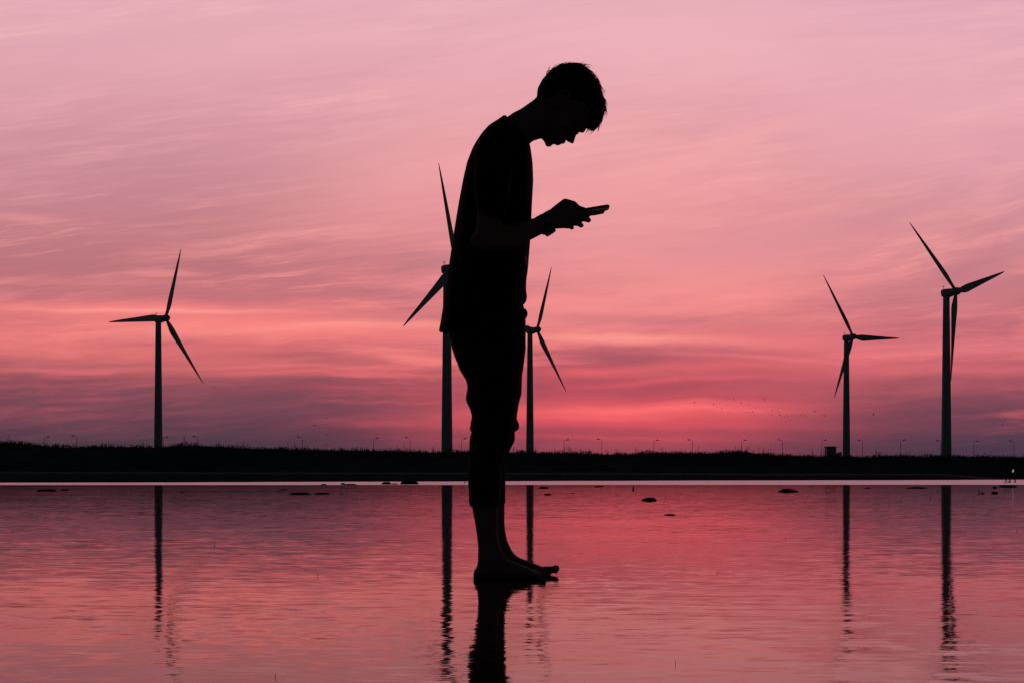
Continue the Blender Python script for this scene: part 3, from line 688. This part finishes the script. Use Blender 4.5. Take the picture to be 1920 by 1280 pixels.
# torso core, hidden by the shirt
pairs(bm, [(925, 250, 975, 262, .11), (898, 280, 988, 285, .16), (884, 320, 990, 320, .165), (872, 390, 986, 390, .155), (868, 460, 980, 460, .145), (862, 540, 968, 540, .145), (858, 620, 964, 620, .15), (866, 670, 968, 670, .15)], e=2.3)
def arm(s_, dp=0.0, dyh=0.0):
    """s_ = -1 near arm, +1 far arm; dp, dyh shift the hand in pixels"""
    def Q(px, py, off): y = 4.5 + s_ * off; return Vector((X(px + dp, y), y, Z(py + dyh, y)))
    sh = Q(924 - dp, 302 - dyh, .160); up = Q(920 - dp, 380 - dyh, .208); el = Q(914 - dp, 447 - dyh, .225); fa = Q(955 - dp, 445 - dyh, .165); wr = Q(1018, 421, .085)
    chain(bm, [sh, up, el], [.040, .038, .038]); chain(bm, [el, fa, wr], [.040, .0375, .0255]); ball(bm, Q(900 - dp, 452 - dyh, .222), .028)
    # palm
    pl = [(1016, 421, .026, .024, .085), (1028, 414, .028, .022, .078), (1042, 410, .032, .019, .070), (1058, 407.5, .0345, .017, .064), (1072, 406, .031, .014, .062), (1082, 405, .022, .011, .060)]
    loft(bm, [ering(Q(a, b, off), Vector((-.15 * hz, 0, hz)), Vector((0, hy, 0)), 20, 2.4) for a, b, hz, hy, off in pl])
    # fingers
    chain(bm, [Q(1060, 400, .066), Q(1080, 401, .066), Q(1104, 400.5, .058), Q(1118, 399.5, .044), Q(1130, 397.5, .026)], [.011, .0105, .0088, .0078, .0066])
    chain(bm, [Q(1058, 408, .068), Q(1076, 409, .070), Q(1096, 410.5, .062), Q(1103.5, 413, .044), Q(1103, 413.5, .026)], [.011, .0105, .0092, .0085, .0072])
    chain(bm, [Q(1054, 415, .068), Q(1068, 417, .070), Q(1084, 419.5, .062), Q(1090, 423, .044), Q(1089, 423, .028)], [.011, .0102, .0088, .0080, .0068])
    chain(bm, [Q(1046, 421, .068), Q(1057, 423, .068), Q(1068, 424.5, .060), Q(1072.5, 427, .044), Q(1071, 427, .030)], [.010, .0095, .0082, .0072, .0062])
    # thumb: metacarpal rises from the side of the palm, bends over the screen
    chain(bm, [Q(1032, 409, .066), Q(1046, 397, .060), Q(1062, 382.5, .052), Q(1075, 384.5, .036), Q(1084, 391, .024), Q(1097, 394, .012)], [.018, .018, .0150, .0125, .0098, .0072])
arm(-1); arm(1, -2.0, -1.0)
# legs
def legs(rows, w, y): pairs(bm, [(a, b, c, d, q) for (a, b, c, d), q in zip(rows, w)], Y=y, e=2.0)
legs([(890, 640, 968, 640), (892, 740, 958, 740), (888, 850, 940, 850), (884, 905, 934, 905), (885.6, 954, 935, 954), (890, 976, 934, 976), (894, 1002, 934, 1000), (896.5, 1026, 937, 1020), (896, 1050, 945, 1040), (893, 1066, 956, 1050)],
     [.08, .07, .055, .056, .054, .048, .040, .036, .034, .033], YN)
legs([(898, 640, 972, 640), (900, 740, 960, 740), (896, 850, 945, 850), (894, 905, 944.5, 905), (896, 950, 946, 949), (899, 976, 946, 976), (902, 1000, 947, 993), (905, 1022, 951, 1013), (905, 1046, 960, 1032), (902, 1060, 971, 1044)],
     [.08, .07, .055, .056, .054, .048, .040, .036, .034, .033], YF)
def foot(y, s, dpx, up):
    """rings across the foot from heel to ball, then five toes; s = direction of the big-toe side"""
    def R(px, top, w, dy_=0):
        x_ = X(px + dpx, y); zt_ = Z(top + up, y); return ering(Vector((x_, y + dy_, (zt_ - .004) / 2)), Vector((0, w, 0)), Vector((0, 0, (zt_ + .004) / 2)), 24, 2.4)
    loft(bm, [R(890.5, 1072, .012), R(893, 1064, .023), (R(899, 1056, .030)), R(912, 1046, .033), R(930, 1040, .034), R(948, 1041, .035), R(960, 1047, .036, s * .002), R(975, 1052.5, .039, s * .004), R(990, 1058.5, .043, s * .005), R(1003, 1064, .046, s * .005), R(1012, 1068, .045, s * .004), R(1017, 1073, .038, s * .003)])
    ball(bm, Vector((X(925 + dpx, y), y + s * .033, Z(1044 + up, y))), .013); ball(bm, Vector((X(921 + dpx, y), y - s * .033, Z(1048 + up, y))), .012)
    for i in range(5):
        yy = y + s * (.034 - .0175 * i); r = (.0125, .0088, .0082, .0078, .0075)[i]; L_ = ((1033, 1031, 1027, 1022, 1016) if s < 0 else (1027, 1028, 1025, 1020, 1014))[i]
        z0 = r + .003; lift = (.006 if i == 0 else .001)
        chain(bm, [Vector((X(1004 - 2 * i + dpx, y), yy, .016)), Vector((X(L_ - 9 + dpx, y), yy, z0 + .003)), Vector((X(L_ + dpx - r * 590 * .9, y), yy, z0 + lift))], [.013 if i == 0 else .0105, r * .9, r])
foot(YN, 1, -3, 3.2); foot(YF, -1, 15, -2.0)
mpart('body', fused(bm, .0032, 3, .5), M_skin)

# eyes
for s_ in (-1, 1):
    bm = bmesh.new(); ball(bm, HP(.0115, .0855, s_ * .031), .0118); mpart('eye', fused(bm, .003, 1), M_eye)

# shirt
bm = bmesh.new()
pairs(bm, [(942, 221, 951, 221, .035), (932, 229.5, 958, 236, .068), (914, 242.5, 972, 250, .105), (902, 257, 985, 262, .138), (892.5, 272, 993.5, 273, .165), (884.5, 287, 996, 287, .185), (875.5, 310, 999, 310, .195), (868.5, 340, 1000, 340, .195),
           (859.5, 387, 997.5, 385, .185), (853.5, 424, 996, 420, .18), (847.5, 462, 994, 455, .178), (843.5, 490, 992, 480, .178), (838.5, 520, 990, 505, .18), (834.5, 550, 987, 526, .183), (830.5, 580, 986.5, 545, .186), (826.5, 605, 988.5, 556, .19),
           (823, 622, 987, 564.5, .194), (827, 621.5, 983, 567, .188), (834, 612, 974, 560, .17)], e=2.3, N=40)
for s_ in (-1, 1):
    def Q(px, py, off): y = 4.5 + s_ * off; return Vector((X(px, y), y, Z(py, y)))
    sl_ = [(932, 256, .08, .04, .045), (929, 272, .125, .052, .060), (926, 292, .162, .058, .068), (924, 318, .186, .058, .068), (923, 350, .202, .055, .066), (922, 378, .213, .050, .064), (922, 398, .220, .047, .062), (922, 404, .221, .045, .060), (922, 398, .219, .039, .052)]
    loft(bm, [ering(Q(a, b, off), Vector((hx, 0, -.012)), Vector((0, hy, -s_ * .01)), 28, 2.1) for a, b, off, hx, hy in sl_])
sme = fused(bm, .0045, 3)
for v in sme.vertices:                                  # soft folds in loose cotton
    p = v.co; q = noise.noise(Vector((p.x * 6 + p.z * 5, p.y * 7, p.z * 9 - p.x * 4))) * .004
    if p.z < 1.35 and abs(p.y - 4.5) > .05: v.co.y += math.copysign(q, p.y - 4.5)
shirt = mpart('t_shirt', sme, M_shirt); shirt['label'] = 'loose black short-sleeved T-shirt'
bm = bmesh.new()                                        # neck rib
cpts = []
for i in range(25):
    t = 2 * PI * i / 24; a = .5 + .5 * math.cos(t)
    cpts.append(Vector((X(945 + 46 * (1 - a)), 4.5 + .064 * math.sin(t), Z(222.5 + 46 * (1 - a) + 3 * math.sin(PI * a)))))
tube(bm, cpts, [.0052] * 25, 8); rib = mpart('collar', fused(bm, .002, 2), M_shirt)
bm = bmesh.new()                                        # small pale print low on the chest
pp = []
for (px, py) in ((981.5, 479), (985, 481), (987, 488), (985.5, 491), (987, 497), (984.5, 498.5), (982, 492), (983, 487)):
    pp.append((px, py))
def print_pt(px, py, d): y = 4.405; return Vector((X(px, y) + d, y - d, Z(py, y)))
fr_ = [bm.verts.new(print_pt(a - 1.0, b, .0045)) for a, b in pp]; bk_ = [bm.verts.new(print_pt(a - 1.0, b, -.004)) for a, b in pp]
bm.faces.new(fr_); bm.faces.new(bk_[::-1])
for i in range(len(pp)): bm.faces.new((fr_[i], fr_[(i + 1) % len(pp)], bk_[(i + 1) % len(pp)], bk_[i]))
mpart('shirt_print', bm, M_print)

# trousers
bm = bmesh.new()
pairs(bm, [(850, 548, 976, 548, .160), (847, 572, 980, 568, .168), (844, 600, 986, 588, .175), (843.5, 630, 984.5, 610, .178), (847.5, 654, 985.5, 640, .175), (855, 676, 984, 672, .165), (868, 700, 975, 700, .14)], e=2.3, N=36)
nearp = [(846, 600, 983, 600, .09), (848, 654, 985, 654, .095), (862, 694, 979, 694, .095), (873.5, 712, 975, 710, .09), (876.5, 724, 974.5, 724, .088), (875, 736, 974, 738, .090), (872.8, 745, 972, 748, .092), (875, 754.5, 970, 757, .090), (881, 766, 967, 768, .086),
         (884.8, 780, 964, 782, .083), (882, 794, 967, 794, .086), (880.6, 804, 967, 804, .087), (884, 808.5, 959, 809, .080), (881, 820, 959, 818, .084), (880, 830, 957, 830, .083), (879.6, 839, 950, 841, .080), (879, 850, 946, 853, .077), (878, 862, 943, 868, .075),
         (877.3, 885, 941, 890, .073), (877.3, 901, 940, 906, .072), (879, 927, 938.5, 928, .070), (879.3, 943, 938, 943, .070), (882.5, 951.5, 937, 950, .069), (888, 944, 930, 944, .055)]
farp = [(852, 600, 986, 596, .09), (854, 654, 986, 654, .095), (868, 690, 981.5, 690, .095), (880, 704, 979, 704, .092), (883, 724, 978.5, 722, .09), (881, 738, 978, 738, .09), (882, 752, 974, 752, .088), (886, 762, 972, 762, .086), (890, 776, 968.7, 784, .083),
        (889, 792, 973.5, 794, .087), (888, 803, 973.5, 804, .087), (891, 808, 964, 808.6, .080), (889, 816, 966, 815.5, .084), (888, 828, 965, 827, .084), (887, 840, 957, 841, .080), (886, 852, 953.4, 853, .078), (885, 862, 950.5, 862, .076),
        (884, 880, 948.3, 880, .073), (884, 905, 947.8, 905, .071), (885, 927, 947.5, 927, .069), (885, 941, 947.5, 941, .068), (890, 948, 946.5, 948, .062), (896, 940, 940, 940, .05)]
pairs(bm, [r + (YN,) for r in nearp], e=2.1); pairs(bm, [r + (YF,) for r in farp], e=2.1)
tme = fused(bm, .0045, 2)
for v in tme.vertices:
    p = v.co; q = noise.noise(Vector((p.x * 9, p.y * 9, p.z * 26))) * .0035 * (1 if p.z < .75 else .5)
    v.co.y += math.copysign(q, p.y - 4.5)
tr = mpart('trousers', tme, M_trous); tr['label'] = 'loose dark trousers bunched at the knee and rolled above the ankle'
bm = bmesh.new(); pairs(bm, [(978, 581, 986, 579, .012, 4.43), (978, 585, 989.5, 586, .016, 4.43), (978, 592, 989, 592, .016, 4.43), (978, 598, 985.5, 599, .010, 4.43)], e=2)
bl_ = fused(bm, .003, 2); bl = mpart('belt_buckle', bl_, M_trous)

# hair
bm = bmesh.new()
hr = [(1070, 121.5, 1090, 122, .025), (1050, 125, 1096, 126, .045), (1036, 131, 1103, 131, .057), (1027, 139, 1110, 139, .066), (1016, 151, 1119, 151, .074), (1008, 166, 1126, 165, .079), (1006.3, 178, 1131, 180, .081), (1008, 188, 1134, 194, .080), (1022, 193, 1135, 204, .077),
      (1050, 197, 1133, 214, .070), (1072, 206, 1130, 226, .060), (1090, 221, 1123, 237, .045), (1099, 234, 1115, 244.5, .028), (1103, 240, 1110, 246, .012)]
pairs(bm, hr, e=2.1, N=36)
hme = fused(bm, .0045, 2)
bm = bmesh.new(); bm.from_mesh(hme)
rs = random.Random(5)
def strand(p, d, L_, r, curl, N=5):
    pts = []; q = Vector(p); dd = Vector(d).normalized()
    for i in range(N + 1): pts.append(q.copy()); q += dd * (L_ / N); dd = (dd + curl / N).normalized()
    tube(bm, pts, [r * (1 - i / (N + .4)) for i in range(N + 1)], 4)
def hp(px, py, off=0): return Vector((X(px), 4.5 + off, Z(py)))
edge = [(1024, 141), (1030, 133), (1040, 129), (1050, 125), (1060, 122), (1070, 121), (1082, 121), (1092, 123), (1100, 128), (1106, 134), (1112, 141), (1118, 149), (1123, 158), (1127, 167), (1130, 176), (1133, 186), (1134.5, 196), (1135, 205), (1132.5, 214), (1130, 223), (1126, 232), (1119, 240)]
for (a, b), (c, d) in zip(edge, edge[1:]):
    tx_, tz_ = (c - a), -(d - b); L0 = math.hypot(tx_, tz_); tx_ /= L0; tz_ /= L0
    for _ in range(16):
        t = rs.random(); off = rs.gauss(0, .028); px, py = a + (c - a) * t, b + (d - b) * t
        inset = 3.0 + (abs(off) / .06) ** 2 * 14
        cx_, cz_ = 1075 - px, 185 - py; cl = math.hypot(cx_, cz_)
        p = hp(px + cx_ / cl * inset, py + cz_ / cl * inset, off)
        dirn = Vector((tx_ + rs.gauss(0, .12), rs.gauss(0, .15), tz_ + rs.gauss(0, .12))); outw = Vector((-cx_ / cl, 0, cz_ / cl))
        dirn += outw * rs.uniform(.10, .42); strand(p, dirn, rs.uniform(.022, .045), rs.uniform(.0007, .0019), -outw * rs.uniform(.2, .9))
for (px, py, ax_, az_, L_, r_, c_) in [(1026, 140, .35, 1, .030, .0022, 1.3), (1034, 132, .9, .55, .032, .0024, -.6), (1046, 126, 1, .45, .034, .0022, -.7), (1058, 123, 1, .30, .036, .0020, -.6), (1070, 121, 1, .18, .034, .0018, -.6),
        (1104, 131, .9, -.55, .034, .0020, -.9), (1112, 141, .85, -.6, .030, .0024, -1.0), (1118, 150, .8, -.75, .030, .0026, -1.1), (1124, 160, .6, -1, .026, .0022, -.9), (1129, 172, .5, -1, .028, .0022, -.8), (1132, 184, .42, -1, .030, .0020, -.9), (1134, 196, .35, -1, .030, .0018, -1.0)]:
    for q in range(4):
        strand(hp(px + rs.uniform(-2, 2), py + rs.uniform(-1, 3), rs.gauss(0, .012)), Vector((ax_ + rs.gauss(0, .08), rs.gauss(0, .12), az_ + rs.gauss(0, .08))), L_ * rs.uniform(.7, 1.15), r_ * rs.uniform(.5, 1), Vector((-.4 if az_ < 0 else .3, 0, c_)) * .8)
# fringe tufts and stray hairs
for _ in range(70):
    px = rs.uniform(1100, 1126); py = 205 + rs.uniform(0, 22) + (1126 - px) * .6
    strand(hp(px, py, rs.gauss(0, .02)), Vector((rs.uniform(-.45, .05), rs.gauss(0, .1), -1)), rs.uniform(.018, .032), rs.uniform(.0012, .0026), Vector((-.5, 0, 0)))
strand(hp(1133, 188), Vector((.35, 0, -1)), .034, .0013, Vector((-.55, 0, 0))); strand(hp(1134, 205), Vector((.45, 0, -1)), .026, .0009, Vector((.1, 0, 0)))
strand(hp(1112, 139), Vector((.9, 0, -.7)), .045, .0014, Vector((-.1, 0, -.8))); strand(hp(1119, 150), Vector((.6, 0, -.5)), .028, .0016, Vector((-.6, 0, -1.2)))
strand(hp(1024, 143), Vector((.0, 0, 1)), .02, .0012, Vector((.9, 0, 0))); strand(hp(1034, 133), Vector((-.8, 0, .1)), .018, .0018, Vector((-.1, 0, -.9)))
strand(hp(1055, 125), Vector((.5, 0, .32)), .035, .0013, Vector((.3, 0, -.4)))
for _ in range(5): strand(hp(rs.uniform(1088, 1097), rs.uniform(240, 244), rs.choice((-1, 1)) * .03 + rs.gauss(0, .006)), Vector((-.2, 0, -1)), .005, .0006, Vector((0, 0, 0)))
# nape
for _ in range(40):
    t = rs.random(); strand(hp(1011 - 5 * t + rs.random() * 2, 170 + 14 * t, rs.gauss(0, .03)), Vector((-.28, rs.gauss(0, .1), -1)), .012, .001, Vector((0, 0, 0)))
hair = mpart('hair', bm, M_hair); hair['label'] = 'short tousled black hair with a long fringe'

# wristwatch on the near wrist
def Qn(px, py, off=.085): y = 4.5 - off; return Vector((X(px, y), y, Z(py, y)))
ax = (Qn(1030, 414, .078) - Qn(1006, 427, .097)).normalized(); a_ = ax.cross(Vector((0, 1, 0))).normalized(); b_ = ax.cross(a_).normalized()
bm = bmesh.new(); c0 = Qn(1019, 421)
loft(bm, [ering(c0 + ax * t, a_ * r, b_ * r, 32) for t, r in ((-.0125, .028), (-.0105, .0312), (.0105, .0312), (.0125, .028))])
wt = mpart('wristwatch', bm, M_strap)
dn = a_ if a_.z < 0 else -a_
bm = bmesh.new(); cc = c0 + dn * .031 + ax * .006
loft(bm, [ering(cc + dn * t, ax * r, b_ * r, 28) for t, r in ((-.006, .0165), (.003, .0185), (.0065, .0165))])
cs = obj('watch_case', bm, M_strap, wt); cs.data.polygons.foreach_set('use_smooth', [False] * len(cs.data.polygons))
bm = bmesh.new(); loft(bm, [ering(c0 + b_ * (-.0305 if b_.y > 0 else .0305) + (b_ * (-t) if b_.y > 0 else b_ * t) + ax * .004, ax * .010, a_ * .009, 16, 3) for t in (-.002, .0022)])
obj('watch_face', bm, M_glass, wt)

# phone held in both hands
ph = empty('phone', (0, 0, 0)); tag(ph, 'slim dark phone tilted up, held in the standing man\'s two hands', 'phone')
A = Vector((X(1062), 4.5, Z(402.5))); B = Vector((X(1142.2), 4.5, Z(389.2))); d_ = (B - A).normalized(); up_ = Vector((-d_.z, 0, d_.x)); ctr = (A + B) / 2
ph.location = ctr; ph.rotation_euler = (0, -math.atan2(d_.z, d_.x), 0); Lh = (B - A).length
bm = bmesh.new(); box(bm, Vector((0, 0, 0)), (Lh, .070, .0082)); bmesh.ops.bevel(bm, geom=[e for e in bm.edges if abs((e.verts[0].co - e.verts[1].co).z) > .004], offset=.009, segments=5, affect='EDGES')
bmesh.ops.bevel(bm, geom=[e for e in bm.edges if abs(e.verts[0].co.z - e.verts[1].co.z) < 1e-5 and len(e.link_faces) == 2 and e.calc_face_angle(0) > 1.0], offset=.0022, segments=3, affect='EDGES')
obj('case', bm, M_phone, ph)
bm = bmesh.new(); box(bm, Vector((0, 0, .0043)), (Lh - .008, .063, .0008)); obj('screen', bm, M_screen, ph)
bm = bmesh.new(); box(bm, Vector((Lh / 2 - .018, .015, -.0046)), (.018, .018, .0016)); obj('camera_bump', bm, M_phone, ph)
